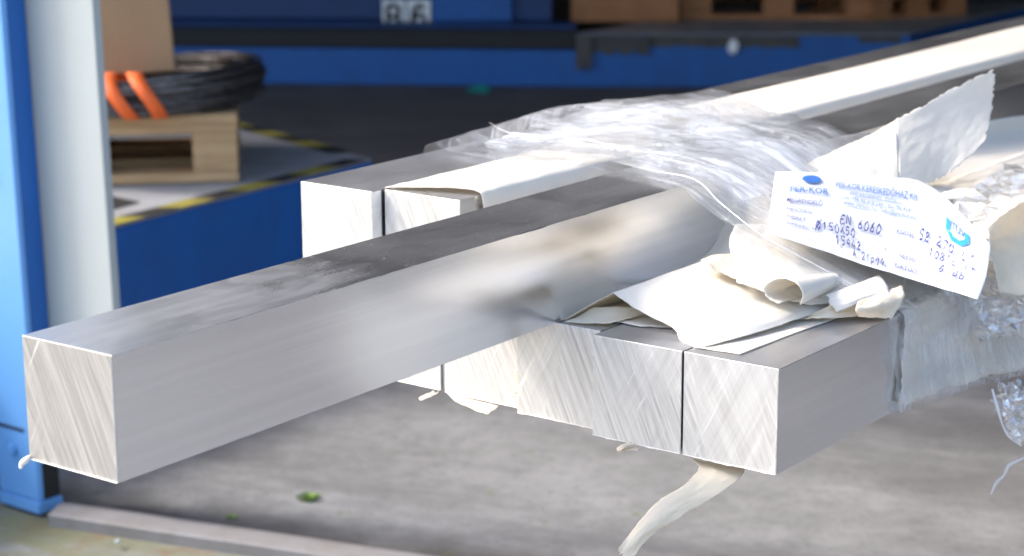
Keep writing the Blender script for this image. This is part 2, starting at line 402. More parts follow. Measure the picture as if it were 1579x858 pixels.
wh = empty('warehouse', RO, RA, label='dark warehouse hall enclosing the racks behind the aluminium bars', cat='building')
DX = 9.0
box('roof', (-14, .9, 4.6), (14, 16, 4.75), ROOFM, wh, 0)
box('rear_wall', (-14, 16.0, -.1), (14, 16.2, 4.6), DARKW, wh, 0)
box('side_wall', (-14.2, .9, -.1), (-14, 16.2, 4.6), DARKW, wh, 0)
box('side_wall', (14, .9, -.1), (14.2, 16.2, 4.6), DARKW, wh, 0)
box('door_header', (-14.2, .75, 2.9), (14.2, .9, 4.9), GREYP, wh, 0)  # unseen header, height and setback shaped to place its shadow edge
box('front_wall', (-14.2, .75, -.1), (-6, .898, 2.899), BLUE_LIT, wh, 0)
box('front_wall', (DX, .75, -.1), (14.2, .898, 2.899), BLUE_LIT, wh, 0)

dp = empty('door_post', RO, RA, label='blue steel door post with pale grey panel behind its flange at left edge', cat='post')
lean = empty  # (the post leans a little)
dp.rotation_euler = (0, R(-1.3), R(-3))
box('flange', (-.12, 0, .02), (0, .012, 2.89), BLUE_LIT, dp, .002)
box('side_web', (-.012, .0125, .09), (-.001, .052, 2.89), BLUE, dp, .001)
box('base_plate', (-.12, -.004, -.004), (.002, .052, .019), BLUE_LIT, dp, .002)
box('shaded_recess', (-.012, .0125, .0195), (-.002, .050, .088), BLACK, dp, .001)  # black filler painting the shade at the bottom of the web
box('grey_panel', (-.02, .055, .105), (.182, .072, 2.89), GREYP, dp, .0015)

zs_ = float(at(20, 662, d=3.76)[2])
box('splice_gap', (-.119, -.0012, zs_), (-.03, .0005, zs_+.006), BLACK, dp, 0)
for zz in (.10, .62, 1.2): 
    b = box('bolt', (-.075, -.009, zz), (-.055, -.0005, zz+.02), BLUE_LIT, dp, .004)

# ------------------------------------------------------------------ loading platform at left with pallet
HP = .40
T = at(575, 245, z=HP); F1 = at(170, 350, z=HP); B1_ = at(398, 198, z=HP)
dF = (F1-T)/np.linalg.norm(F1-T); dB = (B1_-T)/np.linalg.norm(B1_-T)
T, FL, BL = T, T+dF*2.2, T+dB*2.2
pc = FL+BL-T
def prism(name, poly, z0, z1, mat, parent=None):
    n = len(poly); vs = [(p[0], p[1], z0) for p in poly]+[(p[0], p[1], z1) for p in poly]
    fs = [tuple(range(n))[::-1], tuple(range(n, 2*n))]+[(i, (i+1) % n, n+(i+1) % n, n+i) for i in range(n)]
    me = mesh(name, vs, fs, mat, parent)
    b = me.modifiers.new('b', 'BEVEL'); b.width = .004; b.segments = 2
    return me
plat = empty('loading_platform', (T[0], T[1], 0), label='low blue steel platform with hazard striped edges under the coil pallet', cat='platform')
def rel(poly, o): return [(p[0]-o[0], p[1]-o[1]) for p in poly]
prism('frame', rel([T, FL, pc, BL], T), 0.005, HP-.008, BLUE, plat)
q = .03
dk = prism('deck_sheet', rel([T+(dF+dB)*.003, FL+dB*.003, pc, BL+dF*.003], T), HP-.0075, HP, GREYD, plat)
def strip(a, d, inw, n, ln, wd, zz):
    for i in range(n):
        p0 = a+d*(i*ln); p1 = a+d*((i+1)*ln-.004)
        s = d*.05
        prism('tape_stripe', rel([p0, p1, p1+inw*wd+s, p0+inw*wd+s], T), zz, zz+.0015, YELLOW if i % 2 else BLACK, plat)
strip(T+dF*.02, dF, dB, 18, .115, .055, HP+.0005)
strip(T+dB*.10, dB, dF, 12, .10, .055, HP+.0025)
slot = [at(x, y, z=HP) for x, y in ((120, 338), (160, 328), (216, 313), (170, 303))]
prism('drain_slot', rel(slot, T), HP+.0005, HP+.002, BLACK, plat)

pyaw = -yaw+R(7)                    # pallet turned a little off the line of sight
def make_pallet(name, loc, rz, wood, label, W=1.2, D=.8, s=1.0, group=None, h=.150, flip=False):
    """origin at the near right corner on the floor; x to the left is negative"""
    p = empty(name, loc, rz, label=label, cat='pallet', group=group)
    bt, bh = .022*s, h-.088*s+.0
    z = 0
    for yy in (0, D/2-.05, D-.10): box('bottom_board', (-W, yy, 0), (0, yy+.10, bt), wood, p, .002)
    for yy in (0, D/2-.05, D-.10):
        for xx in (0, -W/2+.0725, -W+.145):
            box('block', (xx-.105, yy+.002, bt+.0005), (xx-.002, yy+.098, bt+.0005+bh), wood, p, .002)
    zs = bt+.001+bh
    for yy in (.001, D/2-.05, D-.101): box('stringer_board', (-W, yy, zs), (-.001, yy+.1, zs+bt), wood, p, .002)
    zs += bt+.0005
    nb = 7
    for i in range(nb):
        y0 = i*(D-.10)/(nb-1); box('deck_board', (-W, y0, zs), (0, y0+.092+random.uniform(-.01, .01), zs+bt), wood, p, .002)
    return p, zs+bt
random.seed(4)
pl = at(369, 280, z=HP+.003)
PD = .45
pal, ph = make_pallet('wooden_pallet', tuple(pl), pyaw, WOOD, 'light wooden pallet under the dark wire coil on the blue platform', W=.8, D=.5, h=.180)

# wire coil
def local(o, v): return Matrix.Translation(o.location) @ Matrix.Rotation(o.rotation_euler.z, 4, 'Z') @ Vector(v)
cc = local(pal, (-.245, .245, ph))
coil = empty('wire_coil', tuple(cc), 0, label='dark coil of steel wire strapped in orange lying on the light wooden pallet', cat='coil')
rnd = random.Random(7)
# near (strapped) side sits lower, the loose far side fans out
for gi in range(3):
    pts = []
    turns = 30
    n = turns*40
    for k in range(n+1):
        a = 2*math.pi*k/40
        tn = k/40
        rr = .214+.058*(.5+.5*math.sin(tn*2.4+gi*2))+.02*gi/2
        zz = .008+(tn/turns)*.048+gi*.006+.02*math.sin(tn*5.1+gi)*.5
        fan = .5+.5*math.cos(a-R(20))
        zz = max(.006, zz*(.75+.55*fan)); rr = rr*(1+.08*fan)
        pts.append((rr*math.cos(a), rr*math.sin(a), zz))
    tube('wire_turns', pts, .0045, WIRE, coil, 1, 5)
camdir = math.atan2(CAM[1]-cc[1], CAM[0]-cc[0])
for k, da in enumerate((-.12, .10)):
    a = camdir+da
    ring = []
    for j in range(24):
        g_ = 2*math.pi*j/24
        rr = .255+.076*math.cos(g_); zz = .048+.054*math.sin(g_)
        ring.append((rr*math.cos(a-.10*math.sin(g_)), rr*math.sin(a-.10*math.sin(g_)), zz))
    vs, fs = [], []
    for j, p in enumerate(ring):
        t_ = Vector((-math.sin(a), math.cos(a), 0))*.0175
        vs += [Vector(p)-t_, Vector(p)+t_]
    for j in range(24):
        j2 = (j+1) % 24; fs.append((2*j, 2*j+1, 2*j2+1, 2*j2))
    s_ = mesh('orange_strap', vs, fs, ORANGE, coil, True)
    m_ = s_.modifiers.new('s', 'SOLIDIFY'); m_.thickness = .003
bc = cc+Vector((0, 0, .083))
cb = empty('cardboard_box', tuple(bc), pyaw+R(3), label='plain brown cardboard box standing on the wire coil', cat='box')
cb.rotation_euler.y = R(-3)
box('carton', (-.14, -.14, 0), (.098, .12, .36), CARD, cb, .004)
box('top_flap', (-.14, -.14, .361), (.098, -.012, .365), CARD, cb, .001)
box('top_flap', (-.14, -.008, .361), (.098, .12, .365), CARD, cb, .001)

# ------------------------------------------------------------------ blue racks at the back
def gp(px_, py_): return at(px_, py_, z=.004)
# front line of the racks on the floor
A0, A1, A2 = gp(150, 127), gp(890, 134), gp(1400, 136)
vB = Vector((_f[0], _f[1], 0)).normalized(); vB = np.array(vB)
def ext(name, pts, z0, z1, mat, par, depth):
    pts = [p for p in pts]; poly = pts+[p+vB*depth for p in pts[::-1]]
    o = par.location
    return prism(name, [(p[0]-o[0], p[1]-o[1]) for p in poly], z0, z1, mat, par)
rk = empty('blue_rack', tuple(A1), label='long dark blue rack base carrying the B 6 sign at the back', cat='rack')
rk.location.z = 0
ext('base_beam', [A0, A1-vB*.02], .006, .165, BLUE, rk, .05)
ext('dark_ledge', [A0+vB*.02, A1+vB*.02], .1655, .245, BLACK, rk, .3)
ext('top_beam', [A0+vB*.10, A1+vB*.09], .2455, .262, BLUE_D, rk, .2)
ext('rear_panel', [A0+vB*.30, gp(853, 134)+vB*.30], .2625, 1.6, BLUE_D, rk, .03)
ext('upright', [gp(664, 134)+vB*.27, gp(790, 134)+vB*.27], .2625, 1.6, BLUE, rk, .03)
# sign: two letter plates
sgn = empty('bay_sign', (0, 0, 0), label='white sign plates reading B 6 on the dark blue rack', cat='sign')
def plate(x0, x1, ch):
    q0 = gp(x0, 134)+vB*.262; q1 = gp(x1, 134)+vB*.262
    d = np.linalg.norm(at(x0, 30, d=1)-CAM)
    # height of the plate from the picture, at the rack's depth
    dep = float((q0-CAM)@_f)
    zb = at((x0+x1)/2, 49, d=dep)[2]; zt = at((x0+x1)/2, -3, d=dep)[2]
    e = q1-q0; L = np.linalg.norm(e); e /= L
    rz = math.atan2(e[1], e[0])
    pm = box('plate', (0, 0, 0), (L, .004, zt-zb), SIGNW, None, .001)
    pm.parent = sgn; pm.matrix_parent_inverse = Matrix()
    pm.matrix_world = Matrix.Translation((q0[0], q0[1], zb)) @ Matrix.Rotation(rz, 4, 'Z') @ Matrix.Translation((L/2, .002, (zt-zb)/2))
    hgt = zt-zb; w_ = L*.52
    ST = {'B': [[(0, 0), (0, .5), (0, 1)], [(0, 1), (.6, 1), (.92, .86), (.85, .62), (.5, .53), (0, .52)], [(0, .52), (.6, .51), (1, .34), (.95, .1), (.6, 0), (0, 0)]],
          '6': [[(.92, .86), (.6, 1), (.2, .88), (.02, .5), (.1, .14), (.5, 0), (.9, .12), (.98, .34), (.8, .56), (.45, .6), (.08, .42)]]}[ch]
    F_ = Matrix.Translation((q0[0], q0[1], zb)) @ Matrix.Rotation(rz, 4, 'Z')
    bm = bmesh.new()
    for st in ST:
        m = 6*(len(st)-1); Q = [cr(np.array(st, float), t/m) for t in range(m+1)]; pv = None
        for k_, q_ in enumerate(Q):
            t_ = np.array(Q[min(k_+1, m)])-np.array(Q[max(k_-1, 0)]); t_ = t_*np.array((w_, hgt*.68)); t_ /= np.linalg.norm(t_)+1e-9
            c_ = Vector(((L-w_)/2+q_[0]*w_, 0, hgt*.14+q_[1]*hgt*.68)); n_ = Vector((-t_[1], 0, t_[0]))*.0105
            yb = -.0022-.0003*ST.index(st)
            pr = [bm.verts.new(c_+n_+Vector((0, yb, 0))), bm.verts.new(c_-n_+Vector((0, yb, 0)))]
            if pv: bm.faces.new((pv[0], pv[1], pr[1], pr[0]))
            pv = pr
    me = bpy.data.meshes.new('letter'); bm.to_mesh(me); bm.free(); me.materials.append(INKK)
    lo = bpy.data.objects.new('letter', me); COL.objects.link(lo); lo.parent = sgn; lo.matrix_world = F_
    m_ = lo.modifiers.new('s', 'SOLIDIFY'); m_.thickness = .001
plate(586, 622, 'B'); plate(625, 662, '6')

rp = empty('rear_platform', tuple(A2), label='low blue platform with scraped front edge carrying brown pallets at the back', cat='platform')
rp.location.z = 0
A1b = gp(888, 135)
sideV = gp(1535, 98)-A2; sideV = sideV/np.linalg.norm(sideV)
vBk = sideV
o = rp.location
pf = [A1b, A2, A2+sideV*1.6, A1b+sideV*1.6]
prism('frame', [(p[0]-o[0], p[1]-o[1]) for p in pf], .006, .232, BLUE, rp)
sq = [A1b-vB*.003+0*A1b, gp(1130, 135)-vB*.003, gp(1130, 135)+vB*.02, A1b+vB*.02]
# scraped dark patches along the upper lip
def lip(x0, x1, z0, z1, name, mat, out=.004, seed=0):
    a_, b_ = gp(x0, 135), gp(x1, 136); n = 26; vs = []; fs = []
    for i in range(n+1):
        p = a_+(b_-a_)*i/n-vB*out; lo = z0+(z1-z0)*.35*max(0, fr(i*.31, seed, 2, 3)+.15)*(1 if 0 < i < n else 0)
        vs += [(p[0]-o[0], p[1]-o[1], lo), (p[0]-o[0], p[1]-o[1], z1)]
    for i in range(n): fs.append((2*i, 2*i+2, 2*i+3, 2*i+1))
    x = mesh(name, vs, fs, mat, rp); m = x.modifiers.new('s', 'SOLIDIFY'); m.thickness = .002; m.offset = 0
WORN = m_paint('scraped_grey_steel', (.085, .08, .075), (.02, .02, .02), .6, .6, 12)
lip(890, 1000, .15, .2325, 'scraped_lip', WORN, seed=1); lip(1000, 1230, .18, .2325, 'scraped_lip', WORN, seed=5); lip(1230, 1385, .20, .2325, 'scraped_lip', WORN, seed=9)
lip(888, 912, .08, .2325, 'corner_plate', WORN, .009, 3)
prism('deck_sheet', [(p[0]-o[0], p[1]-o[1]) for p in [A1b+vB*.01, A2+vB*.01, A2+sideV*1.58, A1b+sideV*1.58]], .2325, .240, GREYD, rp)
bq = gp(1128, 135)-vB*.012; bpy_z = at(1128, 70, d=float((bq-CAM)@_f))
bm = bmesh.new(); bmesh.ops.create_uvsphere(bm, u_segments=16, v_segments=8, radius=.03)
me = bpy.data.meshes.new('bumper_stud'); bm.to_mesh(me); bm.free(); me.materials.append(SIGNW)
bs = bpy.data.objects.new('bumper_stud', me); COL.objects.link(bs); bs.parent = rp; bs.location = (bq[0]-o[0], bq[1]-o[1], .185); bs.scale = (1, .5, 1.15)
for p_ in me.polygons: p_.use_smooth = True
# brown pallets / crates on it
dirx = (A2-A1b)/np.linalg.norm(A2-A1b); rzx = math.atan2(dirx[1], dirx[0])
def brown_pallet(xr, xl, dep, label, D=.9):
    a_ = at(xr, 31, z=.241); b_ = at(xl, 34, z=.241); Wd = np.linalg.norm(b_[:2]-a_[:2])
    p = empty('brown_pallet', tuple(a_), rzx, label=label, cat='pallet', group='brown pallets on the rear platform')
    w = Wd
    box('bottom_board', (-w, 0, 0), (0, .10, .024), WOODR, p, .002)
    box('bottom_board', (-w, D-.1, 0), (0, D, .024), WOODR, p, .002)
    for xx in (0, -w/2+.07, -w+.14):
        for yy in (0, D-.1): box('block', (xx-.14, yy+.002, .0245), (xx, yy+.098, .14), WOODR, p, .002)
    for i in range(6): box('deck_board', (-w, i*(D-.09)/5, .1405), (0, i*(D-.09)/5+.09, .163), WOODR, p, .002)
    return p
pA = brown_pallet(1352, 1052, 0, 'reddish brown wooden pallet on the rear blue platform, its three blocks showing')
pb = at(1485, 28, z=.241)
p2 = make_pallet('brown_pallet', tuple(at(1490, 24, z=.2415)), rzx+R(25), WOODR, 'darker brown pallet at the far right end of the rear platform', W=.55, D=.5, h=.16, group='brown pallets on the rear platform')
cr0 = at(1050, 36, z=.241); 
crt = empty('brown_crate', tuple(cr0), rzx, label='plain reddish brown crate left of the pallets at the back', cat='crate')
for i in range(3): box('side_board', (-.50, 0, .005+i*.125), (-.01, .02, .12+i*.125), WOODR, crt, .003)
box('body', (-.50, .0205, .002), (-.012, .5, .38), WOODR, crt, .004)

sc0 = at(737, 137, z=.02)
ts = mesh('plastic_scrap', [Vector((x, y, z)) for x, y, z in ((-.055, -.02, 0), (-.01, -.03, .004), (.05, -.02, 0), (.06, .02, .012), (0, .03, .03), (-.05, .015, .014))], [(0, 1, 4, 5), (1, 2, 3, 4)], TEAL)
ts.location = tuple(sc0); ts.location.z = .008; tag(ts, 'small scrap of teal plastic on the dark floor before the blue rack', 'scrap')
m_ = ts.modifiers.new('s', 'SOLIDIFY'); m_.thickness = .004

# ------------------------------------------------------------------ aluminium bars
a = .1; Z0 = .69; LEN = 6.0
def bar(name, x, y, z, cut, label, rot=0, group='square aluminium bars', seed=0, length=LEN):
    def prof_(c, d): return [(c, 0), (a-c, 0), (a-c*.3, c*.3), (a, c), (a, a-d), (a-d*.3, a-d*.3), (a-d, a), (d, a), (d*.3, a-d*.3), (0, a-d), (0, c), (c*.3, c*.3)]
    ys = [0]+[.012*k_ for k_ in range(1, 130)]+[2.2, 3, length]; n = 12; vs = []
    vs += [(min(max(p[0], .0003), a-.0003), 0, min(max(p[1], .0003), a-.0003)) for p in prof_(.0006, .0006)]
    for k_, yy in enumerate(ys):
        nz = noise.noise(Vector((yy*33, seed*5.1, .3))); c_ = .0004+.0010*max(0, nz)**2*2; d_ = .00035+.0012*max(0, noise.noise(Vector((yy*41, seed*3.3, 7))))**2*2
        vs += [(p[0], yy+(.0003 if yy == 0 else 0), p[1]) for p in prof_(c_, d_)]
    fs, mi = [tuple(range(n))], [1]
    for k in range(len(ys)):
        for i in range(n):
            j = (i+1) % n; fs.append((k*n+i, (k+1)*n+i, (k+1)*n+j, k*n+j)); mi.append(1 if k == 0 else 0)
    fs.append(tuple(len(ys)*n+i for i in range(n))[::-1]); mi.append(1)
    o = mesh(name, vs, fs, [ALU, cut], None, False, mi)
    bm = bmesh.new(); bm.from_mesh(o.data); bmesh.ops.recalc_face_normals(bm, faces=bm.faces); bm.to_mesh(o.data); bm.free()
    o.location = (x, y, z); o.rotation_euler.z = rot
    tag(o, label, 'metal bar', group)
    # saw burr along the lower and right edge of the cut
    rb = random.Random(seed); bv, bf = [], []
    def burr(p, q, nrm, amp):
        m = 60; b0 = len(bv)
        for i in range(m+1):
            t = i/m; c = p.lerp(q, t); h = amp*(.25+max(0, fr(t*9, seed*2.3+amp*100, 1, 5))*.9)
            bv.append(c+Vector((0, -.0002, 0))); bv.append(c+nrm*h+Vector((0, -.0012-.3*h, 0)))
        for i in range(m): bf.append((b0+2*i, b0+2*i+2, b0+2*i+3, b0+2*i+1))
    burr(Vector((.001, 0, .0004)), Vector((a-.001, 0, .0004)), Vector((0, 0, -1)), .0011)
    burr(Vector((a-.0004, 0, .001)), Vector((a-.0004, 0, a-.001)), Vector((1, 0, 0)), .0012)
    bo = mesh('saw_burr', bv, bf, BURR, o)
    m_ = bo.modifiers.new('s', 'SOLIDIFY'); m_.thickness = .0003
    return o
k = M('bright_burr'); k.set(col=(.85, .82, .75), metal=.3, rough=.5); BURR = k.m
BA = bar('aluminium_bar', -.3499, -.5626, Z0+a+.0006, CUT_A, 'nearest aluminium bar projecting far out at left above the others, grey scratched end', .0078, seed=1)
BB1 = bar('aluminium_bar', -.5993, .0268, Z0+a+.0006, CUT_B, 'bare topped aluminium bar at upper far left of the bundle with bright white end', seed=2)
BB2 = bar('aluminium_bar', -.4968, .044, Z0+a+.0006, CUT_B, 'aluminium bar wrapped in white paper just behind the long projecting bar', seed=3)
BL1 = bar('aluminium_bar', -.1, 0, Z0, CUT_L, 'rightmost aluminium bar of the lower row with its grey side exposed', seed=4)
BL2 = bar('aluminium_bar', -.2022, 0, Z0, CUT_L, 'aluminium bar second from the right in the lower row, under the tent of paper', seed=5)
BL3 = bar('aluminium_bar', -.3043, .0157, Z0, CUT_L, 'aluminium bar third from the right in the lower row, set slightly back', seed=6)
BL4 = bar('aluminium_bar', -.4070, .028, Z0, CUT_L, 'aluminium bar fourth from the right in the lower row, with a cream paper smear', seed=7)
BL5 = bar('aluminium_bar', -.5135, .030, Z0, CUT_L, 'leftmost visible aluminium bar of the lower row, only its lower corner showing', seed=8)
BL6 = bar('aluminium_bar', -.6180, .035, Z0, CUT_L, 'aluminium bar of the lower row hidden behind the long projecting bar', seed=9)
sm = patch('paper_smear', [[(p[0]+.407, -.0006, p[2]-Z0) for p in (at(x-3, y, y=.028), at(x+3, y, y=.028))] for x, y in ((796, 570), (797, 590), (797, 607))], CREAM, (4, 12), (.3, .3, 0, 0), 0, parent=BL4, thick=.0004)
burr = tube('corner_burr', [(.002, -.001, .003), (-.001, -.004, -.001), (-.004, -.005, -.004), (-.003, -.007, -.007)], [.0012, .0028, .0022, .0012], BURR, BA, 4, 6)
sp_ = box('spacer_strip', (-.4133, .032, Z0+.001), (-.4072, 1.2, Z0+a-.002), GREYD, None, .0005)
tag(sp_, 'thin grey spacer strip pressed between two lower aluminium bars', 'spacer')

# ------------------------------------------------------------------ wrapping paper
TZ = Z0+a; UZ = Z0+2*a+.0006
# paper folded over the second upper bar
def wrapB2():
    rows = []
    for y_, lift, yo in ((.045, .003, .030), (.12, .003, .012), (.30, .002, 0), (.55, .002, 0), (1.0, .002, 0), (1.8, .002, 0), (3.2, .002, 0)):
        rows.append([(-.4985 if y_ < .5 else -.530+.004*math.sin(y_*9), y_, UZ+.0015), (-.470, y_+yo*.25, UZ+.002+lift*.8), (-.430, y_+yo*.7, UZ+.002+lift*1.4), (-.400, y_+yo, UZ+.002+lift*.8), (-.3925, y_+yo, UZ-.004), (-.391, y_+yo*1.05, UZ-.03), (-.3885, y_+yo*1.0, UZ-.065), (-.388, y_+yo*1.1, UZ-.096)])
    return rows
wb = patch('wrapping_paper', wrapB2(), PAPER, (60, 160), (0, 0, .006, 0), .0012, (3, 9), 3)
tag(wb, 'long white paper sheet folded over the upper bar behind the projecting bar, torn front edge', 'paper')

def sheet(name, rows, mat, label, **k):
    o = patch(name, rows, mat, **k); return tag(o, label, 'paper')
# tent of paper on the lower bars
tent = empty('paper_tent', tuple(at(1050, 480, z=TZ)), label='folded white paper sheet standing like a tent on the lower bar tops', cat='paper')
_o = np.array(tent.location)
def loc(rows): return [[np.array(p)-_o for p in r] for r in rows]
patch('sheet', loc(px([
    [(944, 452, 1.985), (985, 480, 1.965), (1035, 506, 1.94), (1052, 529, 1.915), (1086, 536, 1.892)],
    [(985, 437, 2.00), (1035, 452, 1.98), (1080, 480, 1.955), (1130, 502, 1.93), (1160, 515, 1.925)],
    [(1045, 417, 2.04), (1095, 432, 2.02), (1145, 455, 1.99), (1200, 480, 1.97), (1232, 492, 1.97)],
    [(1105, 396, 2.09), (1165, 412, 2.06), (1220, 440, 2.03), (1265, 462, 2.01), (1300, 470, 2.02)]])),
    PAPER, (60, 60), (0, .02, .018, 0), .0011, (3, 3), 5, tent)
patch('side_fold', loc(px([
    [(944, 452.5, 1.986), (905, 473, 1.990), (868, 495, 1.992)],
    [(985, 437.5, 2.001), (930, 468, 2.03), (900, 487, 2.04)],
    [(1045, 417.5, 2.041), (985, 450, 2.08), (950, 470, 2.09)]])),
    CREAM, (20, 20), (0, .03, .02, 0), .0006, (2, 2), 6, tent)
patch('inner_fold', loc([[at(870, 496.5, z=TZ+.0015), at(905, 499, z=TZ+.002), at(937, 500, z=TZ+.003)],
    [at(890, 488, z=TZ+.004), at(930, 488, z=TZ+.006), at(990, 486, z=TZ+.006)],
    [at(915, 474, z=TZ+.012), at(960, 473, z=TZ+.013), at(1010, 476, z=TZ+.010)]]),
    CREAM, (20, 12), (0, .04, .05, 0), .0005, (2, 2), 8, tent)
sheet('flat_paper', [[at(1068, 536, z=TZ+.0012), at(1105, 541, z=TZ+.0012), at(1141, 547, z=TZ+.0012)],
    [at(1130, 505, z=TZ+.0013), at(1180, 515, z=TZ+.0013), at(1218, 517, z=TZ+.0013)],
    [at(1220, 478, z=TZ+.002), at(1265, 485, z=TZ+.002), at(1310, 484, z=TZ+.002)]], PAPER,
    'flat strip of white paper lying on the rightmost lower bar', res=(24, 30), rag=(0, .01, .006, 0), wr=.0004, seed=9)
# bulk of paper pushed against the side of the projecting bar and over the lower bars, under the film
def QP(x_, y_, e=0): return (x_, y_, UZ-.005-.40*(x_+.25)+e)
sheet('crumpled_paper', [
    [at(1134, 345, 2.10), at(1175, 345, 2.11), at(1230, 348, 2.125), at(1300, 370, 2.13), at(1400, 410, 2.13)],
    [at(1124, 372, 2.06), at(1175, 385, 2.06), at(1235, 398, 2.06), at(1310, 415, 2.06), at(1395, 440, 2.06)],
    [at(1130, 405, 2.02), at(1175, 425, 2.00), at(1225, 432, 2.01), at(1300, 445, 2.02), at(1380, 462, 2.03)],
    [at(1136, 437, 1.985), at(1180, 450, 1.972), at(1232, 468, 1.975), at(1290, 468, 2.0), at(1355, 478, 2.0)]],
    PAPER, 'crumpled white paper sheet with curled lower edge below the printed slip', res=(60, 50), rag=(.01, .0, 0, .03), wr=.0022, wf=(4, 4), seed=11)
sheet('under_paper', [[(x_, y_+.012*math.sin(x_*40), TZ+.0009+.0012*abs(math.sin(x_*31+y_*9))) for x_ in (-.247, -.19, -.13, -.08)] for y_ in (.055, .15, .3, .5, .9)], PAPER,
    'white paper lying flat on the lower bar tops inside the paper tent', res=(30, 40), rag=(0, 0, .02, 0), wr=.0008, seed=33)
# curl (rolled lower edge)
def cone(name, p0, p1, r0, r1, a0, a1, mat, label, seed=0, rag=.05):
    p0, p1 = Vector(p0), Vector(p1); ax = (p1-p0).normalized(); e1 = Vector((0, 0, 1)); e1 = (e1-ax*e1.dot(ax)).normalized(); e2 = ax.cross(e1)
    rows = []
    for j in range(4):
        t = j/3; c = p0.lerp(p1, t); r_ = r0+(r1-r0)*t
        rows.append([c+(e1*math.cos(R(a0+(a1-a0)*i/8))*r_*(.62+.05*i)+e2*math.sin(R(a0+(a1-a0)*i/8))*r_*1.25) for i in range(9)])
    return sheet(name, rows, mat, label, res=(40, 20), rag=(0, 0, rag, 0), wr=.0006, seed=seed)
cone('paper_curl', at(1207, 453, 1.95), at(1285, 432, 2.03), .017, .008, -170, 120, PAPER, 'rolled cream paper curl opening forward at the foot of the crumpled sheet', 12)
sheet('paper_flap', px([[(1079, 402, 2.03), (1100, 394, 2.05), (1128, 392, 2.07)], [(1090, 407, 2.015), (1110, 404, 2.03), (1132, 402, 2.04)], [(1100, 418, 2.01), (1118, 424, 2.01), (1136, 432, 1.995)]]),
    CREAM, 'small cream paper flap tucked behind the crumpled sheet near the tent ridge', res=(20, 20), rag=(.05, 0, 0, .05), wr=.001, seed=13)
sheet('paper_flap', px([[(1274, 455, 1.985), (1315, 440, 2.01), (1357, 424, 2.03)], [(1278, 468, 1.98), (1325, 455, 1.99), (1368, 440, 2.01)], [(1290, 482, 1.975), (1330, 467, 1.985), (1372, 452, 2.0)]]),
    PAPER, 'narrow upright white paper flap just left of the bar corner under the film', res=(24, 16), rag=(.08, 0, 0, .06), wr=.001, seed=14)
sheet('paper_flap', px([[(1322, 466, 1.975), (1355, 452, 2.0), (1392, 440, 2.02)], [(1319, 479, 1.965), (1355, 470, 1.975), (1395, 458, 2.0)], [(1325, 489, 1.972), (1350, 491, 1.98), (1376, 493, 1.985)]]),
    CREAM, 'short curled cream flap resting on the top corner of the rightmost bar', res=(24, 20), rag=(0, .04, 0, .05), wr=.0015, seed=15)
sheet('paper_flap', [[at(1222, 492, z=TZ+.004), at(1262, 492, z=TZ+.006), at(1330, 489, z=TZ+.004)], [at(1265, 478, z=TZ+.012), at(1300, 474, z=TZ+.014), at(1345, 475, z=TZ+.01)], [at(1295, 462, z=TZ+.022), at(1330, 460, z=TZ+.022), at(1360, 462, z=TZ+.018)]],
    CREAM, 'cream paper wedge lying under the narrow upright flap on the bar top', res=(24, 16), rag=(.04, 0, .05, 0), wr=.001, seed=16)
# sheet draped down from the projecting bar, behind the slip
drape = [[(-.247, y_, UZ+.0015) if i == 0 else QP(x_, y_, e) for i, (x_, e) in enumerate(((-.247, 0), (-.236, .0), (-.17, .008), (-.10, .006), (-.05, .004), (.0, .004)))] for y_ in (.30, .42, .60)]
for r_, dy_ in zip(drape, (.075, .05, .0)):
    for i in (0, 1): r_[i] = (r_[i][0], r_[i][1]+dy_, r_[i][2])
drape.insert(0, [(-.2485, .315, TZ+.024), (-.236, .305, TZ+.026), (-.17, .26, UZ-.06), (-.10, .26, UZ-.065), (-.05, .24, TZ+.024), (.0005, .235, TZ+.006)])
drape.insert(0, [(-.2485, .205, TZ+.002), (-.236, .20, TZ+.003), (-.19, .14, TZ+.004), (-.12, .20, TZ+.004), (-.06, .21, TZ+.010), (-.006, .222, TZ+.003)])
drape.append([(-.2475, .75, UZ-.012), (-.238, .77, UZ-.035), (-.19, .76, UZ-.05), (-.10, .78, TZ+.03), (-.04, .78, TZ+.02), (.002, .76, TZ+.008)])
drape.append([(-.2475, 1.2, UZ-.05), (-.238, 1.2, UZ-.075), (-.19, 1.2, TZ+.016), (-.10, 1.2, TZ+.02), (-.04, 1.2, TZ+.012), (.002, 1.2, TZ+.008)])
drape = [[(-.2498-.0078*(p[1]+.5626)+(p[0]+.2485 if p[0] > -.247 else 0), p[1], p[2]) if p[0] < -.235 else p for p in r] for r in drape]
sheet('draped_paper', drape, PAPER, 'large white paper sheet draped from the projecting bar over the lower bars behind the slip', res=(70, 70), rag=(.0, 0, .03, 0), wr=.003, wf=(3, 4), seed=17)
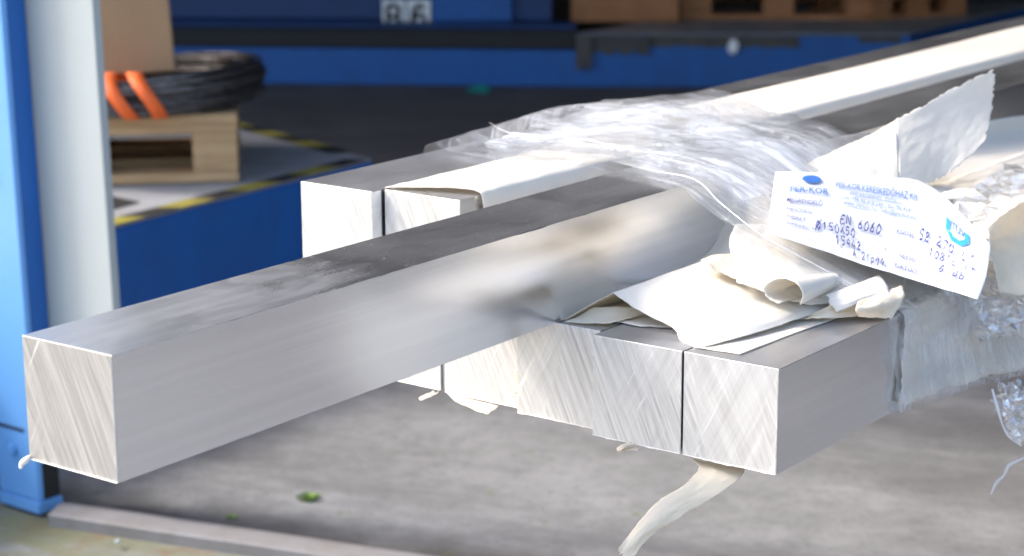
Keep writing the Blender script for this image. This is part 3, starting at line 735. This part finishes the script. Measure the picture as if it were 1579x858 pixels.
# standing torn flap
flp = empty('torn_paper_flap', tuple(at(1420, 280, 2.28)), label='large torn white paper flap standing up beside the projecting bar at right', cat='paper')
_o = np.array(flp.location)
patch('folded_side', loc(px([[(1235, 255, 2.25), (1300, 226, 2.29), (1345, 206, 2.325), (1380, 184, 2.33)], [(1265, 275, 2.215), (1315, 255, 2.25), (1350, 240, 2.275), (1384, 232, 2.285)], [(1290, 300, 2.17), (1330, 295, 2.2), (1360, 290, 2.22), (1386, 284, 2.24)]])),
    PAPER, (40, 30), (.0, 0, .04, 0), .0012, (3, 3), 18, flp)
patch('torn_side', loc(px([[(1380.5, 184, 2.331), (1420, 164, 2.36), (1460, 140, 2.39), (1500, 120, 2.41), (1536, 104, 2.43)],
                           [(1384.5, 232, 2.286), (1425, 212, 2.33), (1465, 190, 2.37), (1503, 172, 2.40), (1533, 160, 2.42)],
                           [(1386.5, 284, 2.241), (1422, 285, 2.27), (1452, 276, 2.30), (1484, 252, 2.33), (1520, 222, 2.37)]])),
    PAPER, (60, 50), (0, .06, .07, .06), .0022, (2, 2), 19, flp)
# sheets running away to the right
sheet('paper_strip', px([[(1375, 292, 2.22), (1440, 285, 2.32), (1500, 262, 2.45), (1600, 228, 2.70)], [(1400, 300, 2.2), (1460, 297, 2.30), (1520, 282, 2.41), (1610, 252, 2.62)], [(1430, 312, 2.18), (1475, 308, 2.25), (1530, 300, 2.35), (1615, 280, 2.5)]]),
    PAPER, 'pale paper strip running off to the right beyond the torn flap', res=(50, 20), rag=(0, 0, .08, 0), wr=.003, wf=(4, 2), seed=20)
sheet('paper_strip', px([[(1435, 300, 2.26), (1490, 288, 2.30), (1545, 280, 2.36), (1620, 272, 2.45)], [(1470, 330, 2.22), (1512, 318, 2.24), (1560, 300, 2.28), (1630, 292, 2.32)], [(1515, 372, 2.15), (1535, 360, 2.15), (1570, 325, 2.17), (1640, 310, 2.22)]]),
    PAPER, 'bright white paper fold just right of the printed slip', res=(50, 26), rag=(.03, 0, .04, 0), wr=.003, wf=(4, 2), seed=21)
sheet('paper_curl', px([[(1520, 352, 2.09), (1548, 328, 2.11), (1585, 308, 2.14), (1640, 295, 2.2)], [(1527, 395, 2.07), (1562, 385, 2.12), (1600, 375, 2.15), (1650, 370, 2.2)], [(1540, 450, 2.06), (1575, 455, 2.07), (1620, 455, 2.10), (1660, 450, 2.15)]]),
    CREAM, 'big cream paper curl at the right edge behind the crumpled film', res=(40, 40), rag=(.02, 0, .02, 0), wr=.003, wf=(3, 3), seed=22)
# paper hanging down the side of the rightmost bar
rows = []
for y_, bz, out in ((.245, Z0+.004, .0015), (.32, Z0+.0, .002), (.42, Z0-.006, .006), (.52, Z0-.014, .012), (.70, Z0-.03, .016), (1.0, Z0-.03, .014), (1.5, Z0-.02, .01)):
    t_ = TZ+.001; rows.append([(-.03, y_+.01, t_+.002), (.0005+out*.3, y_, t_), (.002+out, y_, t_-.025), (.0025+out*1.6, y_-.006, (t_+bz)/2), (.002+out*2.0, y_-.004, bz+.025), (.002+out*2.2, y_-.012, bz)])
sheet('hanging_paper', rows, PAPER, 'white paper hanging down the side of the rightmost bar behind the film', res=(40, 90), rag=(0, .05, .012, 0), wr=.0016, wf=(2, 5), seed=23)

# scraps hanging below the bars
tong = sheet('paper_tongue', px([
    [(1066, 706, 1.915), (1105, 716, 1.91), (1150, 724, 1.905)],
    [(1076, 722, 1.895), (1108, 731, 1.885), (1143, 737, 1.885)],
    [(1055, 745, 1.87), (1080, 757, 1.868), (1105, 765, 1.87)],
    [(1008, 778, 1.855), (1030, 790, 1.85), (1050, 798, 1.855)],
    [(974, 818, 1.84), (988, 826, 1.835), (1004, 828, 1.84)],
    [(952, 848, 1.83), (960, 860, 1.83), (972, 866, 1.83)]]), CREAM, 'long cream paper tongue hanging twisted below the rightmost bar', res=(20, 70), rag=(.06, .06, 0, .03), wr=.0016, wf=(2, 4), seed=24)
sheet('paper_scrap', [[at(688, 606, y=.027), at(725, 615, y=.027), at(769, 627, y=.024)], [at(700, 618, y=.02), at(728, 628, y=.018), at(762, 633, y=.018)], [at(712, 624, y=.012), at(735, 634, y=.012), at(752, 640, y=.012)]],
    CREAM, 'torn cream scrap sticking out under the bar next to the spacer', res=(24, 14), rag=(.04, .04, 0, .12), wr=.0008, seed=25)
def curlscrap(pts, wpx, label, seed):
    rows = [[at(x_, y_, y=yy), at(x_+wpx*.4, y_+wpx*.55, y=yy-.004), at(x_+wpx, y_+wpx*.2, y=yy)] for (x_, y_, yy) in pts]
    return sheet('paper_scrap', rows, CREAM, label, res=(12, 24), rag=(.05, .08, 0, 0), wr=.0012, seed=seed)
curlscrap([(668, 602, .028), (662, 606, .015), (654, 609, .008), (645, 613, .004)], 9, 'tiny curled cream scrap under the leftmost lower bar', 26)
curlscrap([(972, 682, .0), (962, 684, -.006), (955, 688, -.010), (951, 692, -.008), (962, 690, -.006), (978, 690, -.002)], 9, 'tiny curled cream scrap under the second lower bar from the right', 27)

# ------------------------------------------------------------------ printed slip
slipc = px([[(1196, 266, 2.195), (1275, 268, 2.21), (1355, 273, 2.225), (1436, 288, 2.225), (1527, 376, 2.075)],
            [(1191, 300, 2.14), (1275, 308, 2.15), (1352, 322, 2.155), (1432, 345, 2.14), (1525, 402, 2.045)],
            [(1187, 332, 2.095), (1277, 352, 2.095), (1350, 372, 2.09), (1428, 395, 2.075), (1519, 433, 2.015)],
            [(1183, 360, 2.055), (1285, 392, 2.045), (1350, 414, 2.035), (1425, 436, 2.02), (1508, 462, 1.985)]])
slipc = [[p+(CAM-p)*(.014/2.1) for p in r] for r in slipc]
slip = empty('printed_slip', tuple(slipc[1][1]), label='white printed delivery slip with blue logos and handwriting under the film', cat='label')
_o = np.array(slip.location)
slipc = loc(slipc)
patch('sheet', slipc, SLIP, (60, 40), (0, 0, 0, 0), .0016, (3, 2), 31, slip, .0003)
S31 = surf(slipc)
def slip_pt(u, v, e=.0024):
    d = 1e-3; n = np.cross(S31(min(u+d, 1), v)-S31(max(u-d, 0), v), S31(u, min(v+d, 1))-S31(u, max(v-d, 0))); n /= np.linalg.norm(n)
    p = S31(u, v)
    h = fr(u*3+31, v*2, 31*1.3, 4)
    p = p+n*.0016*h
    if n @ (CAM-_o) < 0: n = -n
    return p+n*e
def print_mesh(name, pts, faces, mat):
    return mesh(name, [slip_pt(min(max(x, .004), .996), min(max(y, .004), .996)) for x, y in pts], faces, mat, slip)
def text(s, u, v, h, wd, mat, name='print', slant=0, bold=0):
    if name == 'handwriting': bold, h = -.012, h*.85
    """s printed with its baseline start at (u, v), h high and wd wide in slip units"""
    cu = bpy.data.curves.new('t', 'FONT'); cu.body = s; cu.size = 1; cu.offset = bold; cu.resolution_u = 2
    to = bpy.data.objects.new('tmp', cu); COL.objects.link(to)
    dg = bpy.context.evaluated_depsgraph_get(); me = bpy.data.meshes.new_from_object(to.evaluated_get(dg)); bpy.data.objects.remove(to)
    bm = bmesh.new(); bm.from_mesh(me); bmesh.ops.triangulate(bm, faces=bm.faces)
    x1 = max(q.co.x for q in bm.verts)
    pts = [(u+(q.co.x/x1)*wd+slant*q.co.y*h*.3, v-q.co.y*h/.72) for q in bm.verts]; fs = [tuple(x.index for x in f.verts) for f in bm.faces]
    bm.free(); bpy.data.meshes.remove(me)
    return print_mesh(name, pts, fs, mat)
text('PER-KOR', .075, .30, .075, .18, INKB, 'heading', 0, .008)
text('PER-KOR KERESKEDŐHÁZ Kft', .29, .20, .07, .40, INKB, 'heading')
text('6000 KECSKEMÉT, GYŐRI U.', .36, .26, .035, .26, INKB); text('tel: +36 96 418 260 / fax: 96 419', .33, .32, .036, .33, INKB); text('www.perkor.hu   info@perkor.hu', .33, .375, .036, .36, INKB)
text('MEGRENDELŐ', .065, .44, .055, .16, INKP, bold=.004); text('MINŐSÉG', .065, .56, .042, .11, INKP); text('MÉRET', .07, .67, .04, .08, INKP); text('DARABSZÁM', .07, .77, .04, .13, INKP)
text('KIVITEL', .60, .55, .045, .09, INKP); text('NETTÓ', .62, .80, .045, .08, INKP, bold=.006); text('DÁTUM', .60, .94, .055, .11, INKP)
GL = {'E': [[(1, 1), (.1, .95), (0, 0), (.9, .05)], [(.05, .5), (.7, .55)]], 'N': [[(0, 0), (.1, 1), (.8, .05), (.95, 1)]],
 '6': [[(.8, 1), (.25, .6), (.05, .2), (.4, 0), (.8, .2), (.6, .5), (.15, .35)]], '0': [[(.5, 1), (.1, .6), (.2, .1), (.6, 0), (.9, .5), (.55, 1)]],
 'O': [[(.5, .9), (.05, .6), (.1, .15), (.6, 0), (.9, .5), (.5, .9)], [(-.1, -.2), (1.1, 1.15)]], '1': [[(.2, .7), (.55, 1), (.45, 0)]],
 '5': [[(.9, 1), (.25, .95), (.15, .55), (.7, .5), (.75, .1), (.1, 0)]], 'X': [[(0, 1), (.9, 0)], [(.85, 1), (.05, 0)]],
 '4': [[(.45, 1), (.05, .4), (.9, .4)], [(.7, .75), (.6, -.1)]], '2': [[(.1, .8), (.5, 1), (.8, .7), (.1, 0), (.95, .05)]],
 'A': [[(0, 0), (.5, 1), (.85, 0)], [(.15, .4), (.75, .4)]], 'p': [[(.1, .6), (.2, -.4)], [(.12, .5), (.7, .6), (.7, .1), (.15, .1)]],
 '9': [[(.8, .8), (.3, .95), (.15, .55), (.75, .6), (.8, .9), (.6, -.2)]], '8': [[(.5, .5), (.1, .85), (.6, 1), (.7, .7), (.15, .2), (.5, 0), (.85, .25), (.5, .5)]],
 '7': [[(.05, .95), (.9, 1), (.35, 0)]], 'L': [[(.15, 1), (.1, .05), (.8, 0)]], 'T': [[(0, .95), (1, 1)], [(.5, 1), (.45, 0)]], 'I': [[(.5, 1), (.45, 0)]],
 'c': [[(.8, .5), (.3, .6), (.1, .2), (.5, 0), (.85, .1)]], 'd': [[(.8, 1), (.75, 0)], [(.75, .45), (.2, .5), (.15, .05), (.7, .1)]], 'b': [[(.15, 1), (.15, 0), (.7, .05), (.75, .45), (.2, .45)]]}
def pen(txt, u, v, h, wd, seed):
    rr = random.Random(seed); n_ = len(txt); vs, fs = [], []; cw = wd/n_
    for i, chh in enumerate(txt):
        for st in GL.get(chh, []):
            P = np.array([(x+rr.uniform(-.07, .07)+.25*y, y+rr.uniform(-.07, .07)) for x, y in st]); sh = rr.uniform(-.06, .06)
            m = 5*(len(P)-1); Q = [cr(P, t/m) for t in range(m+1)]
            b0 = len(vs)
            for j, q_ in enumerate(Q):
                t_ = np.array(Q[min(j+1, m)])-np.array(Q[max(j-1, 0)]); t_ = t_/(np.linalg.norm(t_)+1e-9); nn = np.array((-t_[1], t_[0]))
                wl = .075*(1.25+.5*math.sin(j*.9+i)); ww = wl
                for sg in (-1, 1):
                    vs.append((u+cw*i+cw*.72*(q_[0]+sg*nn[0]*ww), v-h*(q_[1]+sh+sg*nn[1]*ww)))
            fs += [(b0+2*j, b0+2*j+1, b0+2*j+3, b0+2*j+2) for j in range(m)]
    print_mesh('handwriting', vs, fs, INKP)
pen('EN 6060', .31, .60, .10, .22, 1); pen('O150X50', .19, .725, .10, .20, 2); pen('15442', .27, .86, .10, .15, 3); pen('A 21p94', .36, .965, .085, .19, 4)
pen('58 270 LT', .71, .54, .10, .24, 5); pen('1081c IT', .76, .675, .09, .20, 6); pen('6 db', .81, .81, .10, .12, 7)
# oval emblem
n = 24; pts = [(.175, .115)]+[(.175+.045*math.cos(2*math.pi*i/n), .115+.055*math.sin(2*math.pi*i/n)) for i in range(n)]
print_mesh('oval_logo', pts, [(0, i+1, (i+1) % n+1) for i in range(n)], INKB)
# octagonal test mark, open at the top right
pts, fs = [], []
cu_, cv_ = .872, .25
oc = [(math.cos(R(-22.5+45*i)), math.sin(R(-22.5+45*i))) for i in range(9)]
segs = [0, 1, 2, 3, 4]
for i in segs:
    for (x_, y_), rr in ((oc[i], .145), (oc[i+1], .145), (oc[i+1], .095), (oc[i], .095)): pts.append((cu_+x_*rr*.36, cv_+y_*rr*1.15))
    b_ = len(pts)-4; fs.append((b_, b_+1, b_+2, b_+3))
print_mesh('octagon_logo', pts, fs, INKC)
text('TÜV', cu_-.026, cv_+.03, .085, .06, INKB, 'octagon_text', 0, .02); text('CERT', cu_-.012, cv_+.085, .03, .025, INKB, 'octagon_text')

# ------------------------------------------------------------------ stretch film
film = empty('stretch_film', (-.3, .45, Z0), label='clear wrinkled stretch film wound round the whole bundle of bars', cat='film')
_o = np.array(film.location)
main = [
 [(-.606, .27, UZ-.11), (-.606, .38, UZ-.11), (-.606, .50, UZ-.11), (-.606, .63, UZ-.11)],
 [(-.603, .24, UZ+.001), (-.604, .37, UZ+.006), (-.604, .50, UZ+.008), (-.602, .65, UZ+.001)],
 [(-.56, .23, UZ+.003), (-.56, .37, UZ+.010), (-.56, .50, UZ+.020), (-.55, .66, UZ+.006)],
 [(-.50, .225, UZ+.004), (-.50, .36, UZ+.010), (-.49, .50, UZ+.022), (-.46, .66, UZ+.030)],
 [(-.43, .24, UZ+.005), (-.43, .37, UZ+.008), (-.42, .50, UZ+.014), (-.40, .66, UZ+.022)],
 [(-.385, .255, UZ+.003), (-.385, .38, UZ+.006), (-.375, .50, UZ+.010), (-.36, .66, UZ+.012)],
 [(-.32, .24, UZ+.003), (-.32, .36, UZ+.006), (-.31, .48, UZ+.008), (-.30, .64, UZ+.008)],
 [(-.247, .22, UZ+.002), (-.247, .33, UZ+.004), (-.245, .45, UZ+.006), (-.24, .60, UZ+.004)],
 [QP(-.19, .20, .012), QP(-.18, .32, .014), QP(-.17, .44, .016), QP(-.17, .58, .012)],
 [QP(-.11, .19, .018), QP(-.11, .32, .018), QP(-.10, .44, .018), QP(-.10, .58, .014)],
 [QP(-.05, .195, .016), QP(-.045, .32, .016), QP(-.04, .45, .016), QP(-.03, .60, .016)],
 [(.003, .205, TZ+.003), (.010, .33, TZ+.006), (.016, .46, TZ+.012), (.028, .62, TZ+.014)],
 [(.005, .213, TZ-.02), (.014, .34, TZ-.02), (.025, .47, TZ-.02), (.040, .64, TZ-.02)],
 [(.004, .222, Z0+.04), (.016, .35, Z0+.04), (.036, .48, Z0+.04), (.054, .66, Z0+.035)],
 [(.003, .230, Z0-.001), (.017, .36, Z0-.006), (.042, .50, Z0-.012), (.058, .68, Z0-.025)],
 [(-.03, .24, Z0-.003), (-.03, .37, Z0-.004), (-.03, .50, Z0-.008), (-.03, .68, Z0-.012)]]
T_ = lambda rows: [list(c) for c in zip(*rows)]
# u runs along the wrap
patch('film_layer', loc(T_(main)), FILM, (200, 90), (0, 0, .05, .05), .0020, (5, 3.5), 41, film, 0, ridge=.5)
def shift(rows, dy, dz, i0, i1, squeeze=1.0):
    out = []
    for r in rows[i0:i1]:
        r = [np.array(p, float) for p in r]; c = sum(r)/len(r)
        out.append([c+(p-c)*np.array([1, squeeze, 1])+np.array([0.002, dy, dz]) for p in r])
    return out
patch('film_layer', loc(T_(shift(main, -.03, .003, 2, 9, .62))), FILMD, (140, 50), (.02, .04, .08, .12), .0036, (6, 3), 43, film, 0, ridge=.6)
patch('film_layer', loc(T_(shift(main, .06, .007, 2, 12, .60))), FILM, (150, 50), (.02, .0, .12, .10), .0030, (5, 3), 44, film, 0, ridge=.6)
patch('film_layer', loc(T_(shift(main, -.02, .010, 5, 14, .35))), FILMD, (120, 40), (.04, .02, .12, .12), .0030, (5, 3), 45, film, 0, ridge=.6)
# second wrap further along, over the lower bars' outer side
w2 = [[(-.07, y_, TZ+.035+.012*i) for i, y_ in enumerate((.36, .44, .54, .68))],
      [(-.01, y_, TZ+.026+.010*i) for i, y_ in enumerate((.34, .43, .54, .68))],
      [(.026, .33, TZ+.008), (.036, .42, TZ+.012), (.044, .52, TZ+.014), (.052, .68, TZ+.014)],
      [(.040, .335, TZ-.02), (.056, .43, TZ-.025), (.064, .53, TZ-.03), (.064, .70, TZ-.03)],
      [(.036, .345, TZ-.045), (.058, .44, TZ-.06), (.070, .54, TZ-.07), (.078, .72, TZ-.08)]]
patch('crumpled_film', loc(T_(w2)), FILMC, (34, 34), (0, .1, .04, 0), .006, (4, 4), 46, film, 0, ridge=.7, crumple=.0045)
patch('crumpled_film', loc(T_(shift(w2, .0, .006, 0, 5, .9))), FILMC, (26, 22), (0, .15, .08, 0), .009, (4, 3), 47, film, 0, ridge=.8, crumple=.006)
# raised pleat of film between the upper bars
pleat = px([[(1082, 158, 2.62), (1055, 178, 2.58), (1034, 205, 2.52), (1034, 250, 2.44)],
            [(1092, 162, 2.60), (1085, 190, 2.54), (1075, 215, 2.48), (1060, 255, 2.41)],
            [(1108, 172, 2.60), (1112, 195, 2.53), (1110, 220, 2.46), (1100, 258, 2.38)],
            [(1128, 200, 2.57), (1140, 215, 2.50), (1150, 235, 2.42), (1150, 262, 2.35)]])
patch('film_pleat', loc(pleat), FILM, (50, 60), (.03, .03, .04, .04), .004, (4, 5), 48, film, 0, ridge=.6)
veil = [[np.array(slipc[j][i])+(CAM-np.array(slip.location)-slipc[j][i])*(.011/2.1)+np.array(slip.location)-_o for i in range(5)] for j in range(4)]
patch('film_veil', veil, FILMV, (90, 60), (.03, .12, .04, .1), .0012, (5, 4), 52, film, 0, ridge=.6)
# ropes of gathered film
rn = random.Random(11)
S_main = surf(T_(main))
for i in range(7):
    v0 = rn.uniform(.02, .95); u0 = rn.uniform(.05, .55); u1 = min(.98, u0+rn.uniform(.12, .45)); dv = rn.uniform(-.18, .18)
    pts = [S_main(u0+(u1-u0)*t/7, min(max(v0+dv*t/7+.02*math.sin(t*1.7+i), 0), 1))-_o+np.array([0, 0, .004+.002*rn.random()]) for t in range(8)]
    tube('film_rope', pts, [.0002, rn.uniform(.0003, .0008), rn.uniform(.0003, .0007), .0002], FILMD, film, 6, 5)
# loose tails hanging at the right
tail = px([[(1538, 590, 2.16), (1560, 585, 2.15), (1600, 580, 2.17)],
           [(1530, 615, 2.14), (1556, 610, 2.12), (1595, 610, 2.15)],
           [(1540, 640, 2.13), (1562, 636, 2.11), (1596, 640, 2.14)],
           [(1550, 662, 2.12), (1566, 662, 2.10), (1598, 665, 2.12)],
           [(1562, 684, 2.12), (1572, 690, 2.11), (1594, 692, 2.11)]])
patch('film_tail', loc(tail), FILMC, (16, 26), (.1, 0, .05, .2), .008, (3, 4), 49, film, 0, ridge=.8, crumple=.003)
tube('film_strand', [at(x_, y_, 2.12)-_o for x_, y_ in ((1600, 700), (1575, 708), (1556, 718), (1548, 733), (1536, 745), (1528, 763))], [.0022, .0016, .0024, .0014, .0022, .0008], FILMD, film, 8, 5)
tube('film_strand', [at(x_, y_, 2.12)-_o for x_, y_ in ((1530, 600), (1538, 628), (1546, 655), (1556, 672), (1575, 688))], [.0012, .0018, .0010, .0022, .001], FILMD, film, 8, 5)

pb_ = at(181, 836, z=0)
bm = bmesh.new(); bmesh.ops.create_icosphere(bm, subdivisions=2, radius=.006)
for q_ in bm.verts: q_.co *= 1+.25*noise.noise(q_.co*90)
me = bpy.data.meshes.new('pebble'); bm.to_mesh(me); bm.free(); me.materials.append(GREYP)
pe = bpy.data.objects.new('pebble', me); COL.objects.link(pe); pe.location = (pb_[0], pb_[1], .001); pe.scale = (1, 1, .7)
tag(pe, 'small white pebble on the mossy yard before the threshold rail', 'pebble')

# ------------------------------------------------------------------ small growth in the concrete
def tuft(x_, y_, s_, n_, label):
    c = at(x_, y_, z=0); vs, fs = [], []
    rr = random.Random(int(x_))
    for i in range(n_):
        a_ = rr.uniform(0, 6.28); d_ = rr.uniform(0, 1)**.7*s_; b = Vector((math.cos(a_)*d_, math.sin(a_)*d_, 0)); h = rr.uniform(.3, 1)*s_*.5
        o_ = Vector((math.cos(a_)*h*.8, math.sin(a_)*h*.8, h)); w_ = Vector((-math.sin(a_), math.cos(a_), 0))*s_*.10
        k_ = len(vs); vs += [b-w_*.4, b+o_*.6-w_, b+o_, b+o_*.6+w_, b+w_*.4]; fs.append((k_, k_+1, k_+2, k_+3, k_+4))
    t = mesh('weed_tuft', vs, fs, LEAF); t.location = tuple(c); tag(t, label, 'weed', 'weed tufts in the concrete')
tuft(476, 770, .020, 130, 'largest green weed tuft on the pale concrete below the bars')
tuft(357, 799, .012, 60, 'small green weed tuft close behind the threshold rail')
tuft(552, 856, .018, 90, 'green weed tuft at the bottom edge of the photo by the rail')
